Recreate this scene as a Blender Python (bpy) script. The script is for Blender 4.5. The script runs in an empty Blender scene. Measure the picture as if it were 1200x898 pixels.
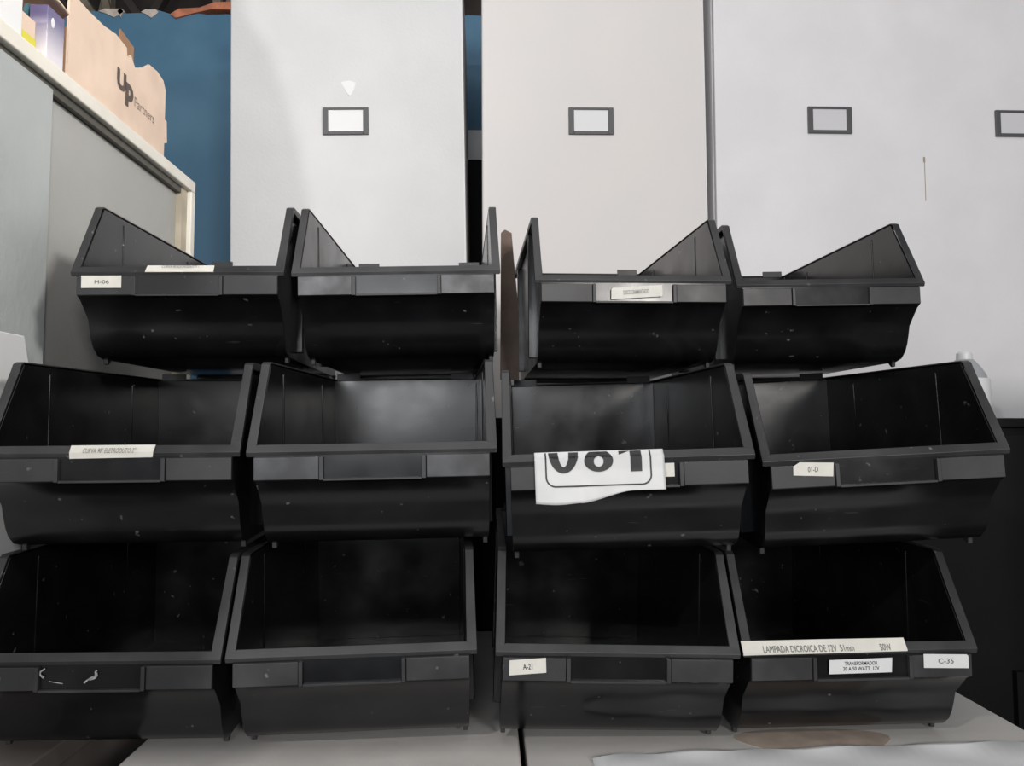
import bpy, bmesh, math, random
from mathutils import Matrix, Vector
random.seed(7)
ZO = 1.45                       # eye height above the floor
S = bpy.context.scene
C = S.collection

# ------------------------------------------------------------------ camera
F_PX = 895.6
cam = bpy.data.cameras.new('camera'); co = bpy.data.objects.new('camera', cam); C.objects.link(co)
cam.sensor_width = 36; cam.lens = F_PX/1200*36; cam.clip_start = .02
R = Matrix(((0.99949,0.031789,-0.002044),(-0.031854,0.997592,-0.061608),(0.000081,0.061642,0.998098)))
right, fwd, up = R.col[0], R.col[1], R.col[2]
M = Matrix((right, up, -fwd)).transposed().to_4x4(); M.translation = (0,0,ZO)
co.matrix_world = M
S.camera = co
S.view_settings.view_transform = 'Standard'; S.view_settings.look = 'None'
S.view_settings.gamma = 1; S.view_settings.use_curve_mapping = False
S.view_settings.exposure = 0.0

# ------------------------------------------------------------------ light
w = bpy.data.worlds.new('world'); S.world = w; w.use_nodes = True
w.node_tree.nodes['Background'].inputs[0].default_value = (.92,.95,1,1)
w.node_tree.nodes['Background'].inputs[1].default_value = .19
def area(name, loc, to, size, power, col=(1,1,1), sy=None, spread=180):
    l = bpy.data.lights.new(name, 'AREA'); l.energy = power; l.color = col; l.size = size
    l.spread = math.radians(spread)
    if sy: l.shape = 'RECTANGLE'; l.size_y = sy
    o = bpy.data.objects.new(name, l); C.objects.link(o); o.location = loc
    o.rotation_euler = (Vector(to)-Vector(loc)).to_track_quat('-Z','Y').to_euler(); return o
area('side_lamp', (-1.42,-1.15,1.28+ZO), (.3,1.9,.1+ZO), .09, 19, (1,.97,.93))
area('side_window', (-1.6,-1.6,.65+ZO), (.5,1.9,.2+ZO), 1.1, 8, (.95,.97,1), .9)
area('roof_light', (.1,-.1,2.2+ZO), (.1,1.5,.3+ZO), 1.6, 15, (1,.985,.97), 1.2)
area('rear_window', (-.50,-3.0,.55+ZO), (-.3,1.5,.2+ZO), .95, 32, (.95,.97,1), .95)
area('rear_doorway', (-.30,-3.0,-.93+ZO), (-.2,1.5,-.4+ZO), .85, 1.1, (.55,.78,1), .6)
area('front_lamp', (1.3,-2.8,.75+ZO), (.6,1.9,.4+ZO), .45, 54, (1,.96,.92))
area('left_box_fill', (1.5,-.5,1.5+ZO), (-.75,1.15,.80+ZO), .35, 5.5, (1,.96,.90), spread=46)  # added fill, not a known lamp; brightens the boxes at the upper left

# ------------------------------------------------------------------ materials
def new_mat(name):
    m = bpy.data.materials.new(name); m.use_nodes = True
    return m, m.node_tree.nodes, m.node_tree.links, m.node_tree.nodes['Principled BSDF']
def paint(name, col, rough=.5, var=.06, scale=6, bump=.0, bscale=200, spec=.5, metal=0, col2=None, lo=.4, hi=.65):
    m,n,l,b = new_mat(name)
    tc = n.new('ShaderNodeTexCoord'); nz = n.new('ShaderNodeTexNoise'); nz.inputs['Scale'].default_value = scale
    nz.inputs['Detail'].default_value = 6
    l.new(tc.outputs['Object'], nz.inputs['Vector'])
    r = n.new('ShaderNodeValToRGB'); r.color_ramp.elements[0].position = lo; r.color_ramp.elements[1].position = hi
    r.color_ramp.elements[0].color = (*[c*(1-var) for c in col],1)
    r.color_ramp.elements[1].color = (*(col2 or [min(1,c*(1+var)) for c in col]),1)
    l.new(nz.outputs['Fac'], r.inputs[0]); l.new(r.outputs[0], b.inputs['Base Color'])
    b.inputs['Roughness'].default_value = rough; b.inputs['Specular IOR Level'].default_value = spec
    b.inputs['Metallic'].default_value = metal
    if bump:
        n2 = n.new('ShaderNodeTexNoise'); n2.inputs['Scale'].default_value = bscale; n2.inputs['Detail'].default_value = 3
        l.new(tc.outputs['Object'], n2.inputs['Vector'])
        bp = n.new('ShaderNodeBump'); bp.inputs['Strength'].default_value = bump; bp.inputs['Distance'].default_value = .002
        l.new(n2.outputs['Fac'], bp.inputs['Height']); l.new(bp.outputs[0], b.inputs['Normal'])
    return m
def plastic(name, base=(.0065,.0065,.0075), dust=.05, r0=.16, r1=.27, spec=.5):
    m,n,l,b = new_mat(name)
    tc = n.new('ShaderNodeTexCoord'); oi = n.new('ShaderNodeObjectInfo')
    add = n.new('ShaderNodeVectorMath'); add.operation = 'ADD'
    mul = n.new('ShaderNodeVectorMath'); mul.operation = 'SCALE'; mul.inputs['Scale'].default_value = 7
    l.new(oi.outputs['Location'], mul.inputs[0]); l.new(tc.outputs['Object'], add.inputs[0]); l.new(mul.outputs[0], add.inputs[1])
    # broad grime
    nz = n.new('ShaderNodeTexNoise'); nz.inputs['Scale'].default_value = 14; nz.inputs['Detail'].default_value = 5
    l.new(add.outputs[0], nz.inputs['Vector'])
    r = n.new('ShaderNodeValToRGB'); r.color_ramp.elements[0].position = .42; r.color_ramp.elements[1].position = .78
    r.color_ramp.elements[0].color = (*base,1); r.color_ramp.elements[1].color = (base[0]*2.0,base[1]*1.95,base[2]*1.85,1)
    l.new(nz.outputs['Fac'], r.inputs[0])
    # small pale specks
    n2 = n.new('ShaderNodeTexNoise'); n2.inputs['Scale'].default_value = 75; n2.inputs['Detail'].default_value = 2
    l.new(add.outputs[0], n2.inputs['Vector'])
    r2 = n.new('ShaderNodeValToRGB'); r2.color_ramp.elements[0].position = .715; r2.color_ramp.elements[1].position = .77
    l.new(n2.outputs['Fac'], r2.inputs[0])
    # long scuffs
    mp = n.new('ShaderNodeMapping'); mp.inputs['Scale'].default_value = (5,5,60); l.new(add.outputs[0], mp.inputs[0])
    mp.inputs['Rotation'].default_value = (0,.5,0)
    n3 = n.new('ShaderNodeTexNoise'); n3.inputs['Scale'].default_value = 3; n3.inputs['Detail'].default_value = 8; l.new(mp.outputs[0], n3.inputs['Vector'])
    r3 = n.new('ShaderNodeValToRGB'); r3.color_ramp.elements[0].position = .70; r3.color_ramp.elements[1].position = .80
    r3.color_ramp.elements[1].color = (.35,.35,.35,1)
    l.new(n3.outputs['Fac'], r3.inputs[0])
    mx = n.new('ShaderNodeMath'); mx.operation = 'MAXIMUM'; l.new(r2.outputs[0], mx.inputs[0]); l.new(r3.outputs[0], mx.inputs[1])
    mix = n.new('ShaderNodeMix'); mix.data_type = 'RGBA'; l.new(mx.outputs[0], mix.inputs['Factor'])
    l.new(r.outputs[0], mix.inputs['A']); mix.inputs['B'].default_value = (dust*2.2,dust*2.2,dust*2.1,1)
    l.new(mix.outputs['Result'], b.inputs['Base Color'])
    rr = n.new('ShaderNodeMapRange'); rr.inputs['From Min'].default_value = .3; rr.inputs['From Max'].default_value = .7
    rr.inputs['To Min'].default_value = r0; rr.inputs['To Max'].default_value = r1
    l.new(nz.outputs['Fac'], rr.inputs['Value']); l.new(rr.outputs[0], b.inputs['Roughness'])
    b.inputs['Specular IOR Level'].default_value = spec
    bp = n.new('ShaderNodeBump'); bp.inputs['Strength'].default_value = .05; bp.inputs['Distance'].default_value = .002
    n4 = n.new('ShaderNodeTexNoise'); n4.inputs['Scale'].default_value = 25; l.new(add.outputs[0], n4.inputs['Vector'])
    l.new(n4.outputs['Fac'], bp.inputs['Height']); l.new(bp.outputs[0], b.inputs['Normal'])
    return m
PL = plastic('black_plastic')
PLR = plastic('black_plastic_rim', base=(.026,.026,.028), dust=.06, r0=.34, r1=.52)
STK = paint('sticker_paper', (.72,.70,.64), .5, .04, 40)
STKW = paint('sticker_white', (.70,.70,.70), .45, .02, 40)
INK = paint('print_ink', (.02,.02,.02), .5, 0)
INKG = paint('faded_ink', (.16,.16,.15), .5, 0)
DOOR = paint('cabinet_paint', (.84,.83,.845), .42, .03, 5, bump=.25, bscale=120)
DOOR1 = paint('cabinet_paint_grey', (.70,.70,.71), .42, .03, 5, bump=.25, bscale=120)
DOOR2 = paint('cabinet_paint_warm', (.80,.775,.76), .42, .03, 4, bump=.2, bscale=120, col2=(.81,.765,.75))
EDGE = paint('cabinet_edge_white', (.8,.8,.8), .4, .02)
HOLD = paint('label_frame_grey', (.10,.10,.105), .4, .05)
CARD = paint('white_card', (.85,.85,.86), .6, .01)
GLASSW = paint('clear_card_cover', (.72,.71,.74), .25, .01)
TOP = paint('cabinet_top_paint', (.66,.635,.61), .45, .08, 8, bump=.15, bscale=60)
TOPS = paint('cabinet_top_paint_b', (.62,.60,.575), .45, .05, 7, bump=.15, bscale=60)
CREAM = paint('cream_steel_frame', (.84,.81,.73), .4, .05, 10)
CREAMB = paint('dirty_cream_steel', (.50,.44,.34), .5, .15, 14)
LDOOR = paint('pale_blue_grey_door', (.44,.47,.475), .38, .06, 5, bump=.35, bscale=90)
LDOOR2 = paint('pale_grey_door', (.43,.43,.415), .42, .04, 4, bump=.25, bscale=90)
BLUE = paint('blue_wall_paint', (.075,.20,.325), .55, .12, 3, bump=.2, bscale=20, col2=(.11,.25,.37), lo=.45, hi=.75)
BRICK = paint('broken_orange_brick', (.55,.20,.11), .8, .2, 30)
PLAST = paint('broken_plaster', (.55,.48,.42), .8, .2, 30)
DARKB = paint('dark_back_wall', (.06,.048,.042), .8, .3, 4)
RAFT = paint('dusty_timber', (.34,.29,.22), .7, .25, 12)
CARDB = paint('cardboard', (.80,.62,.50), .75, .06, 12, bump=.1, bscale=60)
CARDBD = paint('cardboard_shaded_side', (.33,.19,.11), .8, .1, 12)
BLK = paint('black_steel', (.008,.008,.009), .6, .1, 8, spec=.2)
WHT = paint('white_plastic', (.82,.83,.84), .35, .02)
NOZ = paint('grey_plastic', (.42,.43,.45), .4, .05)
FLOOR = paint('grey_concrete', (.16,.15,.14), .75, .2, 3, bump=.2, bscale=30)
YEL = paint('yellow_print', (.75,.68,.08), .5, .05)
TEAL = paint('teal_print', (.08,.20,.25), .4, .05)
def gradbox(name, a, b2, z0, z1):
    m,n,l,b = new_mat(name)
    tc = n.new('ShaderNodeTexCoord'); sp = n.new('ShaderNodeSeparateXYZ'); l.new(tc.outputs['Object'], sp.inputs[0])
    mr = n.new('ShaderNodeMapRange'); mr.inputs['From Min'].default_value = z0; mr.inputs['From Max'].default_value = z1
    l.new(sp.outputs['Z'], mr.inputs['Value'])
    mx = n.new('ShaderNodeMix'); mx.data_type = 'RGBA'; l.new(mr.outputs[0], mx.inputs['Factor'])
    mx.inputs['A'].default_value = (*a,1); mx.inputs['B'].default_value = (*b2,1); l.new(mx.outputs['Result'], b.inputs['Base Color'])
    b.inputs['Roughness'].default_value = .35; return m
PURP = gradbox('purple_to_white_print', (.78,.74,.80), (.16,.14,.28), .015, .075)

# ------------------------------------------------------------------ helpers
def obj(name, bm, mat, parent=None, bevel=0, smooth=False, solid=0, seg=2):
    me = bpy.data.meshes.new(name); bmesh.ops.recalc_face_normals(bm, faces=bm.faces); bm.to_mesh(me); bm.free()
    o = bpy.data.objects.new(name, me); C.objects.link(o)
    for m in (mat if isinstance(mat, (list,tuple)) else [mat]): me.materials.append(m)
    if parent: o.parent = parent
    if solid:
        s = o.modifiers.new('s','SOLIDIFY'); s.thickness = abs(solid); s.offset = -1 if solid > 0 else 1
    if bevel:
        b = o.modifiers.new('b','BEVEL'); b.width = bevel; b.segments = seg; b.limit_method = 'ANGLE'; b.angle_limit = math.radians(35); b.harden_normals = True
    if smooth or bevel:
        for p in me.polygons: p.use_smooth = True
        try: me.set_sharp_from_angle(angle=math.radians(35))
        except Exception: pass
    return o
def tag(o, label, cat, group=None):
    o['label'] = label; o['category'] = cat
    if group: o['group'] = group
    return o
def thing(name, label, cat, loc=(0,0,0), group=None):
    o = bpy.data.objects.new(name, None); C.objects.link(o); o.location = loc; o.empty_display_size = .05
    return tag(o, label, cat, group)
def box(bm, x0,x1,y0,y1,z0,z1, mi=0):
    v = [bm.verts.new((x,y,z)) for z in (z0,z1) for y in (y0,y1) for x in (x0,x1)]
    for f in ((0,2,3,1),(4,5,7,6),(0,1,5,4),(2,6,7,3),(0,4,6,2),(1,3,7,5)):
        bm.faces.new([v[i] for i in f]).material_index = mi
    return v
def bx(*a):
    bm = bmesh.new(); box(bm,*a); return bm
def prism(pts, axis, a, b):
    """extrude a closed outline (u,v) along an axis; x: (y,z) y: (x,z) z: (x,y)"""
    bm = bmesh.new()
    def P(u,v,t): return {'x':(t,u,v),'y':(u,t,v),'z':(u,v,t)}[axis]
    A = [bm.verts.new(P(u,v,a)) for u,v in pts]; B = [bm.verts.new(P(u,v,b)) for u,v in pts]
    bm.faces.new(A); bm.faces.new(B[::-1]); n = len(pts)
    for i in range(n): bm.faces.new((A[i],A[(i+1)%n],B[(i+1)%n],B[i]))
    return bm
def lathe(prof, seg=28):
    bm = bmesh.new(); rings = []
    for r,z in prof: rings.append([bm.verts.new((r*math.cos(2*math.pi*k/seg), r*math.sin(2*math.pi*k/seg), z)) for k in range(seg)])
    for a,b in zip(rings, rings[1:]):
        for k in range(seg): bm.faces.new((a[k],a[(k+1)%seg],b[(k+1)%seg],b[k]))
    bm.faces.new(rings[0][::-1]); bm.faces.new(rings[-1]); return bm
def text_bm(s, height, bold=0, sx=1, spacing=1, width=None):
    """flat text as a mesh in its own XY plane, centred, cap height as given"""
    cu = bpy.data.curves.new('t','FONT'); cu.body = s; cu.size = 1; cu.offset = bold; cu.space_character = spacing
    cu.align_x = 'CENTER'; cu.resolution_u = 3
    o = bpy.data.objects.new('t', cu); C.objects.link(o)
    dg = bpy.context.evaluated_depsgraph_get(); me = bpy.data.meshes.new_from_object(o.evaluated_get(dg))
    bm = bmesh.new(); bm.from_mesh(me); bpy.data.objects.remove(o); bpy.data.meshes.remove(me)
    xs = [v.co.x for v in bm.verts]; ys = [v.co.y for v in bm.verts]
    k = height/(max(ys)-min(ys)); kx = k*sx if width is None else width/(max(xs)-min(xs))
    cx = (max(xs)+min(xs))/2; cy = (max(ys)+min(ys))/2
    for v in bm.verts: v.co = Vector(((v.co.x-cx)*kx, (v.co.y-cy)*k, 0))
    bmesh.ops.delete(bm, geom=[f for f in bm.faces if f.calc_area() < 1e-12], context='FACES_ONLY')
    return bm
def keep_normals(name, bm, mat, parent):
    me = bpy.data.meshes.new(name); bm.to_mesh(me); bm.free(); me.materials.append(mat)
    o = bpy.data.objects.new(name, me); C.objects.link(o); o.parent = parent; return o

# ------------------------------------------------------------------ setting
def struct(name, bm, mat, bevel=0):
    o = obj(name, bm, mat, bevel=bevel); o['kind'] = 'structure'; return o
struct('floor', bx(-4,5,-4,5.2,-.05,0), FLOOR)
bw = struct('wall_back', bx(-5,6,5.0,5.2,0,6), DARKB)
# blue partition with a broken top edge
random.seed(3)
pts = [(-3.2,0),(3.0,0),(3.0,2.90)]; xx = 3.0
while xx > -3.2:
    xx -= random.uniform(.03,.09); pts.append((max(xx,-3.2), 2.893+random.uniform(-.012,.012)))
pw = struct('wall_partition', prism(pts,'y',2.6,2.7), BLUE)
rp = [(-1.10,2.885),(-1.07,2.905),(-1.0,2.91),(-.95,2.93),(-.86,2.935),(-.80,2.93),(-.80,2.90),(-.88,2.905),(-.96,2.905),(-1.02,2.89),(-1.08,2.872)]
o = obj('broken_brick_edge', prism(rp,'y',2.592,2.69), BRICK, pw)
for i,(x,wd) in enumerate(((-1.42,.05),(-1.30,.09),(-1.17,.06),(-1.27,.02),(-.84,.05),(-1.5,.04))):
    q = [(x-wd/2,2.893),(x-wd/4,2.902),(x+wd/3,2.903),(x+wd/2,2.893),(x+wd*.1,2.872),(x-wd*.2,2.885)]
    obj('plaster_chip', prism(q,'y',2.595,2.69), PLAST, pw)
# rafters and clutter behind the partition, under the roof
for i in range(12):
    x0 = -2.75+i*.14+random.uniform(-.04,.04)
    bmr = bx(-.022,.022,-.03,.03,0,2.0); ra = obj('trim_%d'%(i+1), bmr, RAFT if i%3 else DARKB, bevel=.004)
    ra['kind'] = 'structure'; ra.location = (x0,4.5-.02*i,3.1); ra.rotation_euler = (0, random.choice((-.6,.45,.2,-.25,.0)),0)

# ------------------------------------------------------------------ tall cabinets at the back
def label_frame(par, cx, cz, yf, filled):
    f = bmesh.new(); w2,h2 = .059,.036
    box(f, cx-w2,cx-w2+.014, yf-.006,yf, cz-h2,cz+h2); box(f, cx+w2-.014,cx+w2, yf-.006,yf, cz-h2,cz+h2)
    box(f, cx-w2+.014,cx+w2-.014, yf-.006,yf, cz-h2,cz-h2+.009); box(f, cx-w2+.014,cx+w2-.014, yf-.006,yf, cz+h2-.006,cz+h2)
    fr = obj('label_frame', f, HOLD, par, bevel=.0015)
    obj('card', bx(cx-w2+.012,cx+w2-.012,yf-.0025,yf-.0005,cz-h2+.006,cz+h2-.004), CARD if filled else GLASSW, fr)
def tall_cabinet(label, x0, x1, mat, frames, tilt=0, name='tall_cabinet'):
    t = thing(name, label, 'cabinet', ((x0+x1)/2, 1.95, 0), 'tall grey cabinets along the back')
    h = 2.72; hw = (x1-x0)/2
    obj('body', bx(-hw,hw,.022,.5,0.0,h), mat, t, bevel=.003)
    obj('door_panel', bx(-hw+.001,hw-.001,0,.020,.04,h-.01), mat, t, bevel=.004)
    obj('edge_strip', bx(hw-.004,hw+.0,-.001,.024,.04,h-.01), EDGE, t)
    for cx,cz,fl in frames: label_frame(t, cx-(x0+x1)/2, cz, 0, fl)
    t.rotation_euler = (0, tilt, 0); return t
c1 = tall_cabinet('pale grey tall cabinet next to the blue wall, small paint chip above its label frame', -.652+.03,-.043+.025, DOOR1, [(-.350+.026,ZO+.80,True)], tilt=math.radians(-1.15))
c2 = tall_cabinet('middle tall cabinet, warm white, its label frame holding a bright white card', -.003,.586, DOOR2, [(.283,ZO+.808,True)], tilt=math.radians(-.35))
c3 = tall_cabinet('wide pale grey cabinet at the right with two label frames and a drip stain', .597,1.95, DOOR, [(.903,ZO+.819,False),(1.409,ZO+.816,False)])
# chip of missing paint above the first frame
ch = prism([(-.022,.02),(.0,.024),(.016,.018),(.012,.0),(.002,-.018),(-.008,-.008)],'y',-.0012,.0)
o = obj('paint_chip', ch, CARD, c1); o.location = (.006,0,ZO+.885)
dr = bmesh.new(); box(dr,-.0025,.0025,-.0012,0,-.006,.008); box(dr,0,.0016,-.001,0,-.11,-.006)
o = obj('drip_stain', dr, paint('rust_stain',(.40,.33,.26),.6,.1), c3); o.location = (1.155-1.2735,0,ZO+.715)
# things seen through the slit between the first two cabinets
t = thing('shelf_upright', 'dark steel shelf upright seen through the slit between the tall cabinets', 'shelf post', (-.05,2.50,0))
obj('post', bx(-.07,.07,0,.03,0,ZO+1.0), BLK, t); obj('notice', bx(-.02,.03,-.004,0,ZO+1.0-.10,ZO+1.0), WHT, t)

# ------------------------------------------------------------------ left sliding-door cabinet, side on
XL = -.673; ZT = .569+ZO; YF = 1.752
lc = thing('sliding_door_cabinet', 'long cream-framed cabinet with pale grey sliding doors receding at the left', 'cabinet', (XL,1.0,0))
Y = lambda y: y-1.0
obj('body', bx(-.42,-.034,Y(.2),Y(YF)-.004,.0,ZT-.004), LDOOR2, lc)
obj('top_rail', bx(-.43,0,Y(.2),Y(YF),ZT-.026,ZT), CREAM, lc, bevel=.003)
obj('end_stile', bx(-.035,0,Y(YF)-.022,Y(YF),0,ZT-.026), CREAM, lc, bevel=.003)
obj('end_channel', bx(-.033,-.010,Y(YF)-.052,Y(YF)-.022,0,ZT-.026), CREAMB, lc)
obj('upper_track', bx(-.033,-.012,Y(.2),Y(YF)-.052,ZT-.040,ZT-.026), paint('dark_track',(.10,.095,.08),.5), lc)
obj('door', bx(-.020,-.008,Y(.25),Y(1.190),.05,ZT-.036), LDOOR, lc, bevel=.002)
obj('door', bx(-.034,-.023,Y(1.15),Y(YF)-.05,.05,ZT-.040), LDOOR2, lc, bevel=.002)

# ------------------------------------------------------------------ low cabinets that carry the bins
ZC = ZO-.4015
def low_cabinet(label, x0,x1,y0,y1, mat, name='low_cabinet', gr='low steel cabinets under the bins'):
    t = thing(name, label, 'cabinet', ((x0+x1)/2,(y0+y1)/2,0), gr); hx,hy=(x1-x0)/2,(y1-y0)/2
    obj('body', bx(-hx+.004,hx-.004,-hy+.004,hy,.0,ZC-.03), mat, t)
    obj('top_panel', bx(-hx,hx,-hy,hy,ZC-.03,ZC), mat, t, bevel=.003)
    for k in range(3):
        z1 = ZC-.04-k*.34; d = obj('drawer', bx(-hx+.01,hx-.01,-hy-.012,-hy+.004,z1-.32,z1), mat, t, bevel=.003)
        obj('handle', bx(-.05,.05,-hy-.03,-hy-.012,z1-.17,z1-.15), HOLD, d, bevel=.003)
    return t
low_cabinet('light grey cabinet top under the second bin of the bottom row', -.443,.0415,.80,1.56, TOP)
rcab = low_cabinet('brown-stained grey cabinet top at the lower right, with white paper on it', .0495,.722,.80,1.56, TOPS)
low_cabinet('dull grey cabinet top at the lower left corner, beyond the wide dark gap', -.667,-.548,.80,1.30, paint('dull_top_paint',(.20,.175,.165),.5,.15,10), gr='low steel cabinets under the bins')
stn = [(.100*math.cos(a)*(1+.10*math.sin(3*a)), .042*math.sin(a)*(1+.12*math.cos(2*a))) for a in [2*math.pi*k/28 for k in range(28)]]
o = obj('stain', prism(stn,'z',0,.0003), paint('brown_stain',(.46,.38,.32),.5,.12,30), rcab); o.location = (.425-.386, 1.005-1.18, ZC)
# black cabinet seen at the right; stretch behind the bins added for shaded gaps
bc = thing('black_cabinet', 'black cabinet showing dark at the right edge, stretched behind the bins to darken the shaded gaps', 'cabinet', (.625,1.74,0))
obj('body', bx(-1.065,1.065,-.13,.13,0,ZO+.006), BLK, bc, bevel=.003)
obj('top_panel', bx(-1.075,1.075,-.14,.13,ZO+.006,ZO+.026), BLK, bc, bevel=.003)
for s_ in range(4):
    a = -1.06+s_*.53; d = obj('door', bx(a,a+.522,-.146,-.13,.05,ZO-.01), BLK, bc, bevel=.003)
    obj('handle', bx(a+.47,a+.49,-.16,-.146,.8,.95), BLK, d)
sc = thing('side_light_blocker', 'added black box out of view at the right, blocking light from the wide cabinet door', 'cabinet', (1.45,.92,0))  # unseen box added to block light and shade the right-hand door
obj('body', bx(-.28,.28,-.22,.22,0,ZO+.19), BLK, sc, bevel=.003); obj('top_panel', bx(-.285,.285,-.23,.22,ZO+.19,ZO+.21), BLK, sc, bevel=.003)
obj('door', bx(-.275,.275,-.236,-.22,.05,ZO+.18), BLK, sc, bevel=.003)

# ------------------------------------------------------------------ the bins
LIPW,PKW,BKW = .150,.1482,.1418
YP,ZP,YK,ZK,ZF = .0658,.1143,.5263,.1195,-.1262
def body_bm():
    prof = [(.078,-.118),(.062,-.114),(.050,-.104),(.043,-.092),(.038,-.078),(.034,-.064),(.010,-.0385),(.0015,-.034),(.0015,-.002),(.006,.004)]
    bm = bmesh.new(); hf,hb = .1410,.1345
    zs = lambda y: y
    def hw(y): return hf+(hb-hf)*y/.52
    side = {}
    for s in (-1,1):
        L = [bm.verts.new((s*hw(y),y,z)) for y,z in prof]
        pk = bm.verts.new((s*hw(YP),YP+.004,ZP-.004)); bt = bm.verts.new((s*hw(YK),YK-.012,ZK-.004)); bb = bm.verts.new((s*(hw(YK)-.004),YK-.013,-.118))
        side[s] = (L,pk,bt,bb); bm.faces.new(L+[pk,bt,bb])
    (A,p1,b1,c1_),(B,p2,b2,c2_) = side[-1],side[1]
    for i in range(len(A)-1): bm.faces.new((A[i],B[i],B[i+1],A[i+1]))
    bm.faces.new((b1,b2,c2_,c1_)); bm.faces.new((A[0],c1_,c2_,B[0]))
    return bm
def rim_bm():
    sl = Vector((YP,ZP)).normalized()
    st = []    # stations: (outer x, y, z, inner x, inner dy, inner dz, skirt dy, dz)
    sk = Vector((sl.y,-sl.x))*.007
    st.append((LIPW,.0,.0, .1385,.006,.009, .002,-.006))
    st.append((LIPW-.0001,.004,.007, .1382,.0,.0, sk.x,sk.y))
    st.append((PKW,YP-.007,ZP-.0115, .1374,0,0, sk.x,sk.y))
    st.append((PKW,YP-.003,ZP-.0035, .1373,0,0, .006,-.006))
    st.append((PKW,YP+.004,ZP-.0003, .1372,0,0, .003,-.009))
    st.append((PKW,YP+.014,ZP, .1370,0,0, .0,-.010))
    st.append((BKW+.001,YK-.03,ZK, .1312,0,0, 0,-.010))
    st.append((BKW,YK-.003,ZK, .1305,-.010,0, 0,-.010))
    st.append((BKW-.006,YK,ZK, .128,-.013,0, 0,-.010))
    bm = bmesh.new(); rows = []
    order = [(1,a) for a in st]+[(-1,a) for a in st[::-1]]
    for s,(xo,y,z,xi,dy,dz,ky,kz) in order:
        rows.append((bm.verts.new((s*xi,y+dy,z+dz)), bm.verts.new((s*xo,y,z)), bm.verts.new((s*xo,y+ky,z+kz))))
    n = len(rows)
    for i in range(n):
        a,b = rows[i],rows[(i+1)%n]
        bm.faces.new((a[0],a[1],b[1],b[0])); bm.faces.new((a[1],a[2],b[2],b[1]))
    return bm
def holder_bm():
    bm = bmesh.new()
    for s in (-1,1):
        a,b = sorted((s*.0585,s*.0635)); box(bm,a,b,-.0035,.003,-.0345,-.0065)
    box(bm,-.0585,.0585,-.0032,.003,-.0355,-.0325)
    return bm
def make_bin():
    t = thing('storage_bin','','bin')
    obj('body', body_bm(), PL, t, bevel=.0022, solid=.003)
    obj('rim', rim_bm(), PLR, t, bevel=.0008, solid=.0024, seg=1)
    for s in (-1,1):   # raised plates beside the label holder
        a,b = sorted((s*.0640,s*.1405)); obj('front_plate', bx(a,b,-.0012,.003,-.0335,-.0065), PLR, t, bevel=.0008)
    obj('label_holder', holder_bm(), PLR, t, bevel=.0006, seg=1)
    for s in (-1,1):
        for y in (.082,.47):
            a,b = sorted((s*.1325,s*.1385)); pr = [(y-.004,-.117),(y-.003,-.1255),(y+.002,ZF),(y+.012,-.117)]
            obj('foot', prism(pr,'x',a,b), PLR, t, bevel=.001)
        for y in (.135,.40):
            x = .1410-.0065*y/.52
            a,b = sorted((s*(x-.0045),s*(x+.0088))); obj('side_rib', bx(a,b,y-.005,y+.005,-.105,ZP-.012), PL, t, bevel=.0015)
    for s in (-1,1):
        a,b = sorted((s*.084,s*.127)); obj('rear_corner_tab', bx(a,b,.5135,.5175,ZK-.004,ZK+.009), PLR, t, bevel=.001)
    obj('rear_skid', bx(-.128,.128,.44,.50,-.1255,-.116), PL, t, bevel=.001)
    return t
POSE = {
'T1':(-.4436,1.0964,.2265, .95,.05,-.69),'T2':(-.1319,1.0949,.2290,1.21,-.35,-1.45),'T3':(.2197,1.1291,.2252,2.18,-.35,-.39),'T4':(.5379,1.1688,.2292,.08,-.35,-1.12),
'M1':(-.4487,.9286,-.0270,3.07,.32,-.29),'M2':(-.138,.927,-.024,1.61,.25,-1.0),'M3':(.1672,.9015,-.0332,-1.33,.2,-1.84),'M4':(.4857,.9201,-.0308,-3.27,.48,-3.15),
'B1':(-.4671,.9357,-.2722,1.26,-.07,.34),'B2':(-.1619,.9427,-.269,2.34,.12,-.94),'B3':(.1599,.9415,-.2705,.61,.04,1.4),'B4':(.4666,.9563,-.2745,1.35,0,-.2)}
LAB = {
'T1':'black plastic bin, top row far left, with white H-06 sticker and strip on its lip',
'T2':'black plastic bin without stickers, second in the top row, pale scuffed front plates',
'T3':'black plastic bin, third in the top row, slightly crooked white sticker in its label slot',
'T4':'black plastic bin without stickers at the right end of the top row',
'M1':'black plastic bin, middle row far left, with one long printed strip on its lip',
'M2':'black plastic bin without stickers, second in the middle row, brightly lit back wall inside',
'M3':'black plastic bin, third in the middle row, with large torn white 081 sheet',
'M4':'black plastic bin, right end of the middle row, small sticker with a cut corner',
'B1':'black plastic bin without stickers, bottom left, white scratches on its label slot',
'B2':'black plastic bin without stickers, second in the bottom row, shiny lip edge',
'B3':'black plastic bin, third in the bottom row, one small white sticker at its left',
'B4':'black plastic bin, bottom right, with long LAMPADA strip, slot sticker and C-35 sticker'}
proto = make_bin(); BIN = {}
for k,(x,y,z,ya,pi_,ro) in POSE.items():
    if not BIN: t = proto
    else:
        t = proto.copy(); C.objects.link(t)
        for ch in list(proto.children):
            c = ch.copy(); C.objects.link(c); c.parent = t
    t.matrix_world = Matrix.Translation((x,y,z+ZO)) @ Matrix.Rotation(math.radians(ya),4,'Z') @ Matrix.Rotation(math.radians(pi_),4,'X') @ Matrix.Rotation(math.radians(ro),4,'Y')
    BIN[k] = t
SCUF = paint('scuffed_plastic', (.028,.028,.031), .38, .1, 22, spec=.6, col2=(.16,.165,.175), lo=.38, hi=.75)
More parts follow.
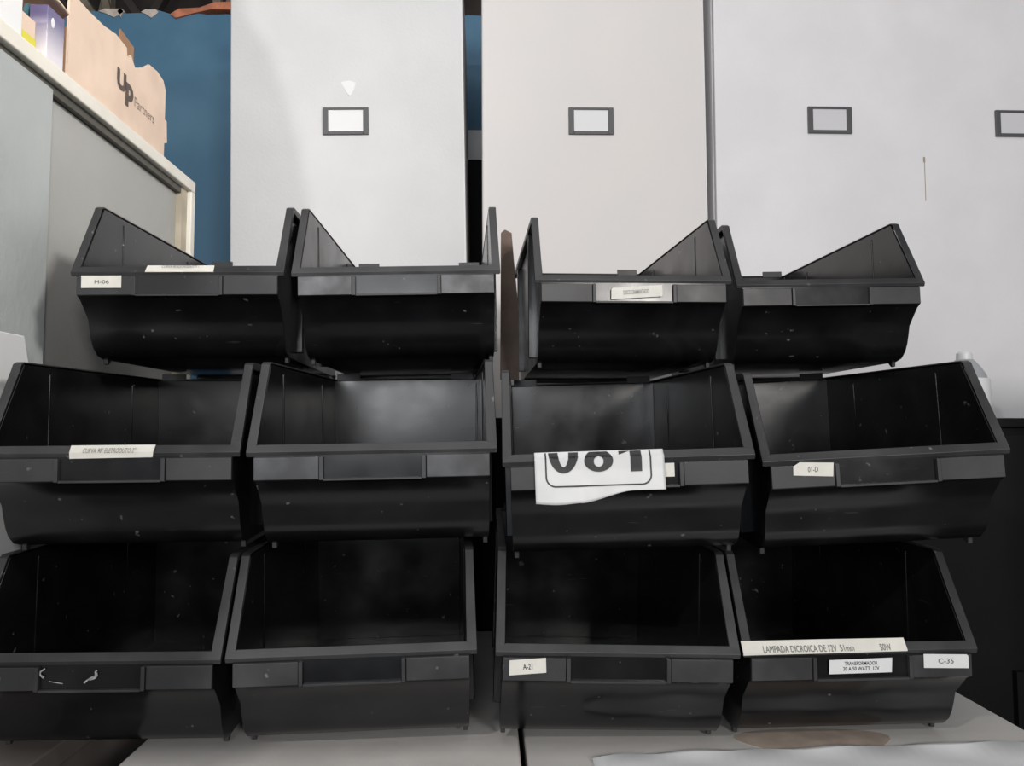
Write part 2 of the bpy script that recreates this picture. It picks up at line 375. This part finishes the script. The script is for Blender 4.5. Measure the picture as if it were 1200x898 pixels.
SCUF2 = paint('scuffed_plastic_light', (.026,.026,.029), .38, .1, 18, spec=.6, col2=(.10,.105,.115), lo=.42, hi=.8)
for k,m in (('T2',SCUF),('M2',SCUF2)):
    for c in BIN[k].children:
        if c.name.startswith('front_plate'):
            c.data = c.data.copy(); c.data.materials[0] = m
for k,t in BIN.items(): tag(t, LAB[k], 'bin', 'black plastic stacking bins')

# ------------------------------------------------------------------ stickers (parts of their bins), in the bin's own metres
def flat_sticker(b, corners, texts, mat=STK, y=-.0022, label=None):
    bm = prism(corners,'y',y-.0004,y+.0002); o = obj('sticker', bm, mat, BIN[b])
    if label: o['label'] = label
    for s,cx,cz,h,wd,ang,ink in texts:
        tb = text_bm(s,h,bold=.012,width=wd)
        bmesh.ops.transform(tb, matrix=Matrix.Translation((cx,y-.0007,cz))@Matrix.Rotation(ang,4,'Y')@Matrix.Rotation(math.pi/2,4,'X'), verts=tb.verts)
        keep_normals('lettering', tb, ink, o)
def cut(x0,z0,x1,z1,tl=0,tr=0,dz=0):
    """corners of a label; tl/tr cut the top corners; dz lifts the right side"""
    p = [(x0,z0),(x1,z0+dz)]
    p += [(x1,z1+dz-tr),(x1-tr,z1+dz)] if tr else [(x1,z1+dz)]
    p += [(x0+tl,z1),(x0,z1-tl)] if tl else [(x0,z1)]
    return p
def lip_y(z):   # how far forward the lip surface is at height z
    return -.0014 if z < .0005 else -.0014+(z-.0005)*.75
def strip_sticker(b, x0,x1,zt,zb, s, th, tw, tx, tz, ink, dz=0, label=None, skew=0):
    prof = [zt, (zt+0.0005)/2+.0002, .0005, zb]
    bm = bmesh.new(); N = 14; g = []
    for i in range(N+1):
        u = i/N; x = x0+(x1-x0)*u; row=[]
        for j,z in enumerate(prof):
            xx = x+skew*(j/3)*(1 if u < .5 else -1)
            zz = z + (dz*u if j == 3 else dz*u*.3)
            row.append(bm.verts.new((xx, lip_y(z)-.0006-.0003*math.sin(u*9+j), zz)))
        g.append(row)
    for i in range(N):
        for j in range(3): bm.faces.new((g[i][j],g[i+1][j],g[i+1][j+1],g[i][j+1]))
    o = obj('sticker', bm, STK, BIN[b], solid=-.0003)
    if label: o['label'] = label
    for (ss,txx,tww) in (s if isinstance(s,list) else [(s,tx,tw)]):
        tb = text_bm(ss, th, width=tww)
        for v in tb.verts:
            X,Z = v.co.x+txx, v.co.y+tz; v.co = (X, lip_y(Z)-.0022, Z)
        keep_normals('lettering', tb, ink, o)
flat_sticker('T1', cut(-.1331,-.0236,-.0777,-.0059), [('H-06',-.1045,-.0150,.0056,.020,0,INKG)], label='small white sticker reading H-06')
strip_sticker('T1',-.0440,.0500,.0098,-.0010,'CURVA 90 ELETRODUTO 1',.0042,.052,.003,.0078,INKG, label='narrow white strip folded over the lip', skew=-.001)
flat_sticker('T3', [(-.0359,-.0300),(.0418,-.0250),(.0417,-.0075),(-.0330,-.0128),(-.0356,-.0150)], [('DISCO DIAMANTADO',.002,-.0185,.0066,.039,-.065,INKG)], y=-.0022, label='white printed sticker set slightly crooked')
strip_sticker('M1',-.0470,.0502,.0088,-.0066,'CURVA 90° ELETRODUTO 2"',.0058,.060,-.001,.0030,INKG, dz=.0012, label='long white strip reading CURVA 90° ELETRODUTO 2"', skew=.0012)
flat_sticker('M3', cut(.030,-.0229,.0527,-.0069), [], y=-.0010, label='small blank label in the slot')
flat_sticker('M4', [(-.1146,-.0180),(-.0668,-.0216),(-.0651,-.0050),(-.1060,-.0025),(-.1140,-.0070)], [('01-D',-.0905,-.0118,.0068,.0125,.03,INKG)], label='small white sticker with its upper left corner cut')
flat_sticker('B3', [(-.1326,-.0269),(-.0881,-.0233),(-.0890,-.0057),(-.1328,-.0092)], [('A-21',-.1108,-.0162,.0066,.0115,-.06,INK)], label='small white sticker at the left end')
strip_sticker('B4',-.1512,.0575,.0128,-.0022,[('LAMPADA DICROICA DE 12V  51mm',-.068,.115),('50W',.030,.014)],.0068,0,0,.0044,INKG, dz=.0016, label='long white strip reading LAMPADA DICROICA DE 12V 51mm 50W')
flat_sticker('B4', [(-.0436,-.0268),(.0360,-.0259),(.0370,-.0082),(-.0430,-.0098)], [('TRANSFORMADOR',-.003,-.0142,.0046,.042,0,INK),('20 A 50 WATT  12V',-.003,-.0205,.0046,.046,0,INK)], mat=STKW, label='white sticker in the slot reading TRANSFORMADOR 20 A 50 WATT 12V')
flat_sticker('B4', cut(.0776,-.0215,.1352,-.0046,tr=.002,dz=-.0015), [('C-35',.106,-.0135,.0062,.020,.02,INKG)], mat=STKW, label='white sticker reading C-35')

# the torn 081 sheet, draped over the lip of its bin
def drape(x,z):
    y = -.0050 if z < .004 else lip_y(z)-.0036
    low = max(0,-.012-z)
    return y - low*.10*(1+.5*math.sin(x*70)) - .0022*math.exp(-((x+.070-.35*low)/.012)**2)*min(1,low/.02) - .0006*math.sin(x*95+z*60)
def zbot(x):
    if x < -.06: return -.0500+.001*math.sin(x*90)
    t = min(1,max(0,(x+.06)/.065)); return -.0495+.0125*(t*t*(3-2*t))
bm = bmesh.new(); N,K = 48,22; g=[]
for i in range(N+1):
    x = -.1120+(.1525)*i/N; zb = zbot(x) if x < .0 else zbot(x); row=[]
    row.append(bm.verts.new((x,.024,-.012))); row.append(bm.verts.new((x,.0125,.0085)))
    for j in range(K+1):
        z = .0098-.0025*j if j <= 17 else -.0327+(zb+.0327)*(j-17)/(K-17); row.append(bm.verts.new((x,drape(x,z),z)))
    g.append(row)
for i in range(N):
    for j in range(K+2): bm.faces.new((g[i][j],g[i+1][j],g[i+1][j+1],g[i][j+1]))
sheet = obj('number_sheet', bm, STKW, BIN['M3'], smooth=True, solid=-.0002); sheet['label'] = 'torn white sheet with the lower half of 081 in black'
def on_sheet(tb, name):
    for k in range(12):
        bmesh.ops.bisect_plane(tb, geom=tb.verts[:]+tb.edges[:]+tb.faces[:], plane_co=(0,.0098-.0025*k,0), plane_no=(0,1,0))
    for k in range(49):
        bmesh.ops.bisect_plane(tb, geom=tb.verts[:]+tb.edges[:]+tb.faces[:], plane_co=(-.1120+.1525*k/48,0,0), plane_no=(1,0,0))
    bmesh.ops.bisect_plane(tb, geom=tb.verts[:]+tb.edges[:]+tb.faces[:], plane_co=(0,.0092,0), plane_no=(0,1,0), clear_outer=True)
    for v in tb.verts: v.co = (v.co.x, drape(v.co.x,v.co.y)-.0009, v.co.y)
    keep_normals(name, tb, INK, sheet)
def ring(bm, cx, cz, rx, rz, hx, hz, hcz=None, n=40):
    hcz = cz if hcz is None else hcz
    a = [bm.verts.new((cx+rx*math.cos(t), cz+rz*math.sin(t), 0)) for t in [2*math.pi*k/n for k in range(n)]]
    b = [bm.verts.new((cx+hx*math.cos(t), hcz+hz*math.sin(t), 0)) for t in [2*math.pi*k/n for k in range(n)]]
    for k in range(n): bm.faces.new((a[k],a[(k+1)%n],b[(k+1)%n],b[k]))
tb = bmesh.new(); ring(tb,-.0781,.0115,.0177,.0265,.0064,.0191); on_sheet(tb,'digit')
tb = bmesh.new(); ring(tb,-.0369,-.0012,.0171,.0130,.0058,.0063,-.0020); ring(tb,-.0369,.0205,.0155,.0140,.0055,.0065); on_sheet(tb,'digit')
tb = bmesh.new(); v=[tb.verts.new((x,z,0)) for x,z in ((.0004,-.0150),(.0137,-.0150),(.0137,.0380),(.0004,.0380))]; tb.faces.new(v)
v=[tb.verts.new((x,z,0)) for x,z in ((-.0125,.0050),(.0003,.0090),(.0003,.0250),(-.0125,.0190))]; tb.faces.new(v); on_sheet(tb,'digit')
fb = bmesh.new(); xl,xr,zbm,rr,tw = -.0990,.0240,-.0300,.011,.0018
path = [(xl,.0098-k*.0025) for k in range(12)]+[(xl+rr-rr*math.cos(a),zbm+rr-rr*math.sin(a)) for a in [math.pi/2*k/8 for k in range(9)]]
path += [(xl+rr+k*(xr-xl-2*rr)/24,zbm) for k in range(1,24)]
path += [(xr-rr+rr*math.sin(a),zbm+rr-rr*math.cos(a)) for a in [math.pi/2*k/8 for k in range(9)]]+[(xr,.0098-k*.0025) for k in range(11,-1,-1)]
pv=[]
for i,(x,z) in enumerate(path):
    a = Vector(path[max(0,i-1)]); b = Vector(path[min(len(path)-1,i+1)]); d=(b-a).normalized(); nrm = Vector((-d.y,d.x))*tw/2
    pv.append((fb.verts.new((x+nrm.x,z+nrm.y,0)), fb.verts.new((x-nrm.x,z-nrm.y,0))))
for a,b in zip(pv,pv[1:]): fb.faces.new((a[0],a[1],b[1],b[0]))
on_sheet(fb, 'border_line')

# white scratches on the bottom left bin
SCR = paint('white_scratch',(.34,.34,.34),.7,.3,300)
def scratch(b, pts, wd, y=-.0006):
    bm = bmesh.new(); pv=[]
    for i,(x,z) in enumerate(pts):
        a = Vector(pts[max(0,i-1)]); c = Vector(pts[min(len(pts)-1,i+1)]); d=(c-a).normalized(); nrm=Vector((-d.y,d.x))*wd*(.8+1.0*random.random())/2
        pv.append((bm.verts.new((x+nrm.x,y,z+nrm.y)),bm.verts.new((x-nrm.x,y,z-nrm.y))))
    for a,c in zip(pv,pv[1:]): bm.faces.new((a[0],a[1],c[1],c[0]))
    obj('scratch', bm, SCR, BIN[b])
scratch('B1', [(-.1110,-.0125),(-.1070,-.0135),(-.1045,-.0180),(-.1045,-.0245),(-.1065,-.0300)], .0030, -.0016)
scratch('B1', [(-.0520,-.0080),(-.0570,-.0115),(-.0575,-.0150),(-.0530,-.0185)], .0018)
scratch('B1', [(-.0470,-.0225),(-.0400,-.0240),(-.0310,-.0255)], .0010)
scratch('B1', [(-.0070,-.0250),(-.0010,-.0200),(.0060,-.0170),(.0055,-.0125),(.0075,-.0105)], .0014)
scratch('B1', [(-.0010,-.0215),(.0050,-.0195),(.0080,-.0165),(.0070,-.0130)], .0014)

# ------------------------------------------------------------------ things round the bins
# white panel box between the left bins and the sliding-door cabinet
wb = obj('white_carton', prism([(.72,ZC),(1.070,ZC),(1.078,ZO+.082),(1.062,ZO+.129),(.72,ZO+.129)],'x',-.662,-.634), WHT, bevel=.002)
tag(wb, 'thin white box standing on edge left of the middle row of bins', 'box')
# white bottle with nozzle behind the right-hand bin
bt = thing('glue_bottle', 'white bottle with a tapered nozzle standing on the black cabinet', 'bottle', (1.059,1.66,ZO+.026)); bt.scale = (1.145,1.145,1.145)
obj('bottle_body', lathe([(.040,0),(.0425,.003),(.0425,.072),(.041,.076),(.037,.077)]), WHT, bt, smooth=True)
obj('shoulder', lathe([(.038,.076),(.036,.084),(.028,.098),(.019,.110),(.015,.114)]), NOZ, bt, smooth=True)
obj('cap', lathe([(.014,.112),(.0145,.116),(.0135,.126),(.009,.130)]), WHT, bt, smooth=True)
# sheets of white paper on the lower right cabinet
bm = bmesh.new(); N=40; g=[]
for i in range(N+1):
    x = .128+.57*i/N; yb = .953+.0115*min(1,i/3)+.0235*(i/N)+.002*math.sin(i*.9)
    g.append([bm.verts.new((x,y,ZC+.0015+.0012*(1+math.sin(i*.55+j*1.7)))) for j,y in enumerate([.815,.86,.90,.93,yb-.004,yb])])
for i in range(N):
    for j in range(5): bm.faces.new((g[i][j],g[i+1][j],g[i+1][j+1],g[i][j+1]))
tag(obj('paper_sheet', bm, WHT, smooth=True, solid=-.0006), 'crumpled white paper lying in front of the bottom right bins', 'paper')

# ------------------------------------------------------------------ boxes on top of the sliding-door cabinet
# large cardboard box with printed side (side faces +X)
ub = thing('cardboard_box', 'large worn cardboard box printed Up Partners, at the far end of the cabinet top', 'box', (-.686,1.235,ZT))
prof = [(0,0),(.372,0),(.372,.152),(.360,.168),(.330,.174),(.292,.170),(.268,.152),(.232,.134),(.215,.150),(.2,.138),(.197,.156),(.155,.160),(.11,.152),(.06,.150),(0,.152)]
obj('side_panel', prism(prof,'x',-.004,0), CARDB, ub)
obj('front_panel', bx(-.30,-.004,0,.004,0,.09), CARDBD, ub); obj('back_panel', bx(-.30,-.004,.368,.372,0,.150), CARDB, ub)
obj('left_panel', bx(-.304,-.300,0,.372,0,.15), CARDB, ub); obj('bottom_panel', bx(-.30,-.004,.004,.368,0,.003), CARDB, ub)
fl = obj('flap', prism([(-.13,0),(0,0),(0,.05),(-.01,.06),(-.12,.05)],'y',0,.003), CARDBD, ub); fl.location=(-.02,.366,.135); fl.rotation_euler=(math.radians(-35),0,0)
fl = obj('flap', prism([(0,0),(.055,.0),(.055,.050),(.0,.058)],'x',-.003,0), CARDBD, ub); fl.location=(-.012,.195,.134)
fl = obj('flap', prism([(0,0),(.012,.0),(.016,-.045),(.006,-.05)],'x',-.003,0), CARDB, ub); fl.location=(-.001,.372,.090)
def side_text(s, par, y, z, h, wd, mat, ang=0, bold=0, x=.0006, nm='lettering'):
    tb = text_bm(s,h,bold=bold,width=wd)
    bmesh.ops.transform(tb, matrix=Matrix.Translation((x,y,z))@Matrix.Rotation(math.pi/2,4,'Z')@Matrix.Rotation(math.pi/2,4,'X')@Matrix.Rotation(ang,4,'Z'), verts=tb.verts)
    return keep_normals(nm, tb, mat, par)
PR = paint('brown_print',(.10,.075,.06),.6)
side_text('U', ub, .180,.084,.038,.036, PR, bold=.06); side_text('p', ub, .212,.068,.046,.032, PR, bold=.06)
side_text('Partners', ub, .277,.068,.019,.088, paint('brown_print_light',(.25,.19,.15),.6))
# thin blue-purple product box
pb = thing('product_box', 'slim product box fading from purple to white beside the cardboard box', 'box', (-.680,1.165,ZT))
obj('carton', bx(-.028,0,0,.046,0,.088), [PURP], pb, bevel=.001)
obj('teal_edge', prism([(-.058,0),(-.050,0),(-.028,.088),(-.034,.088)],'y',-.002,.044), TEAL, pb)
ov = obj('white_mark', prism([(.014+.004*math.cos(a),.066+.008*math.sin(a)) for a in [k*math.pi/8 for k in range(16)]],'x',0,.0006), CARD, pb)
# small brown and yellow packet
yb_ = thing('small_packet', 'small tan packet with a yellow lower half behind the white box', 'packet', (-.690,1.118,ZT))
obj('carton', bx(-.04,0,0,.034,0,.052), CARDB, yb_, bevel=.001); obj('yellow_band', bx(-.041,.0006,-.0006,.0346,.001,.024), YEL, yb_)
# white box cut by the frame
wx = thing('white_box', 'white glossy box in the top left corner of the picture', 'box', (-.684,.92,ZT))
obj('carton', bx(-.16,0,0,.190,0,.075), WHT, wx, bevel=.002)
#side_text('hp2', wx, .168,.040,.010,.018, paint('pale_print',(.45,.45,.5),.5)).name = 'lettering'
obj('orange_label', bx(-.001,.0006,.02,.120,.035,.072), paint('orange_print',(.80,.36,.2),.5), wx)
# opened brown box above
ob = thing('open_carton', 'brown cardboard box with a bent flap resting above the white box', 'box', (-.70,.93,ZT+.076))
obj('side_panel', prism([(0,0),(.23,0),(.22,.10),(.18,.16),(.0,.18)],'x',-.080,-.075), CARDB, ob)
obj('front_panel', prism([(-.30,0),(-.080,0),(-.075,.15),(-.092,.26),(-.12,.36),(-.155,.45),(-.19,.50),(-.21,.60),(-.30,.62)],'y',0,.004), CARDB, ob)  # tall part out of view is shaped to cast the slanted door shadow
obj('back_panel', bx(-.30,-.080,.226,.23,0,.10), CARDB, ob)
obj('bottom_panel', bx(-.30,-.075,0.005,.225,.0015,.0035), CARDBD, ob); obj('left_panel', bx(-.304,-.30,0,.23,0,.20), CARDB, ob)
bm = bmesh.new(); g=[]
for i in range(11):
    u=i/10; y=.02+.33*u; g.append([bm.verts.new((-.078+(.075+.045*u)*v*min(1,(1.03-u)*4), y, .052-.022*v*v-.010*v*u)) for v in (0,.33,.66,1)])
for i in range(10):
    for j in range(3): bm.faces.new((g[i][j],g[i+1][j],g[i+1][j+1],g[i][j+1]))
obj('flap', bm, CARDB, ob, solid=.003, smooth=True)
# brown sheet standing between the two middle bins of the top row
bs = obj('brown_sheet', prism([(-.012,0),(.021,.0),(.020,.130),(.012,.215),(.008,.262),(-.004,.268),(-.011,.262)],'y',0,.004), CARDBD, bevel=.0006)
bs.data.materials[0] = paint('brown_board', (.13,.085,.062), .6, .2, 20)
bs.location = (.034,1.34,ZO+.0885); tag(bs, 'narrow brown board upright in the gap between the top middle bins', 'board')
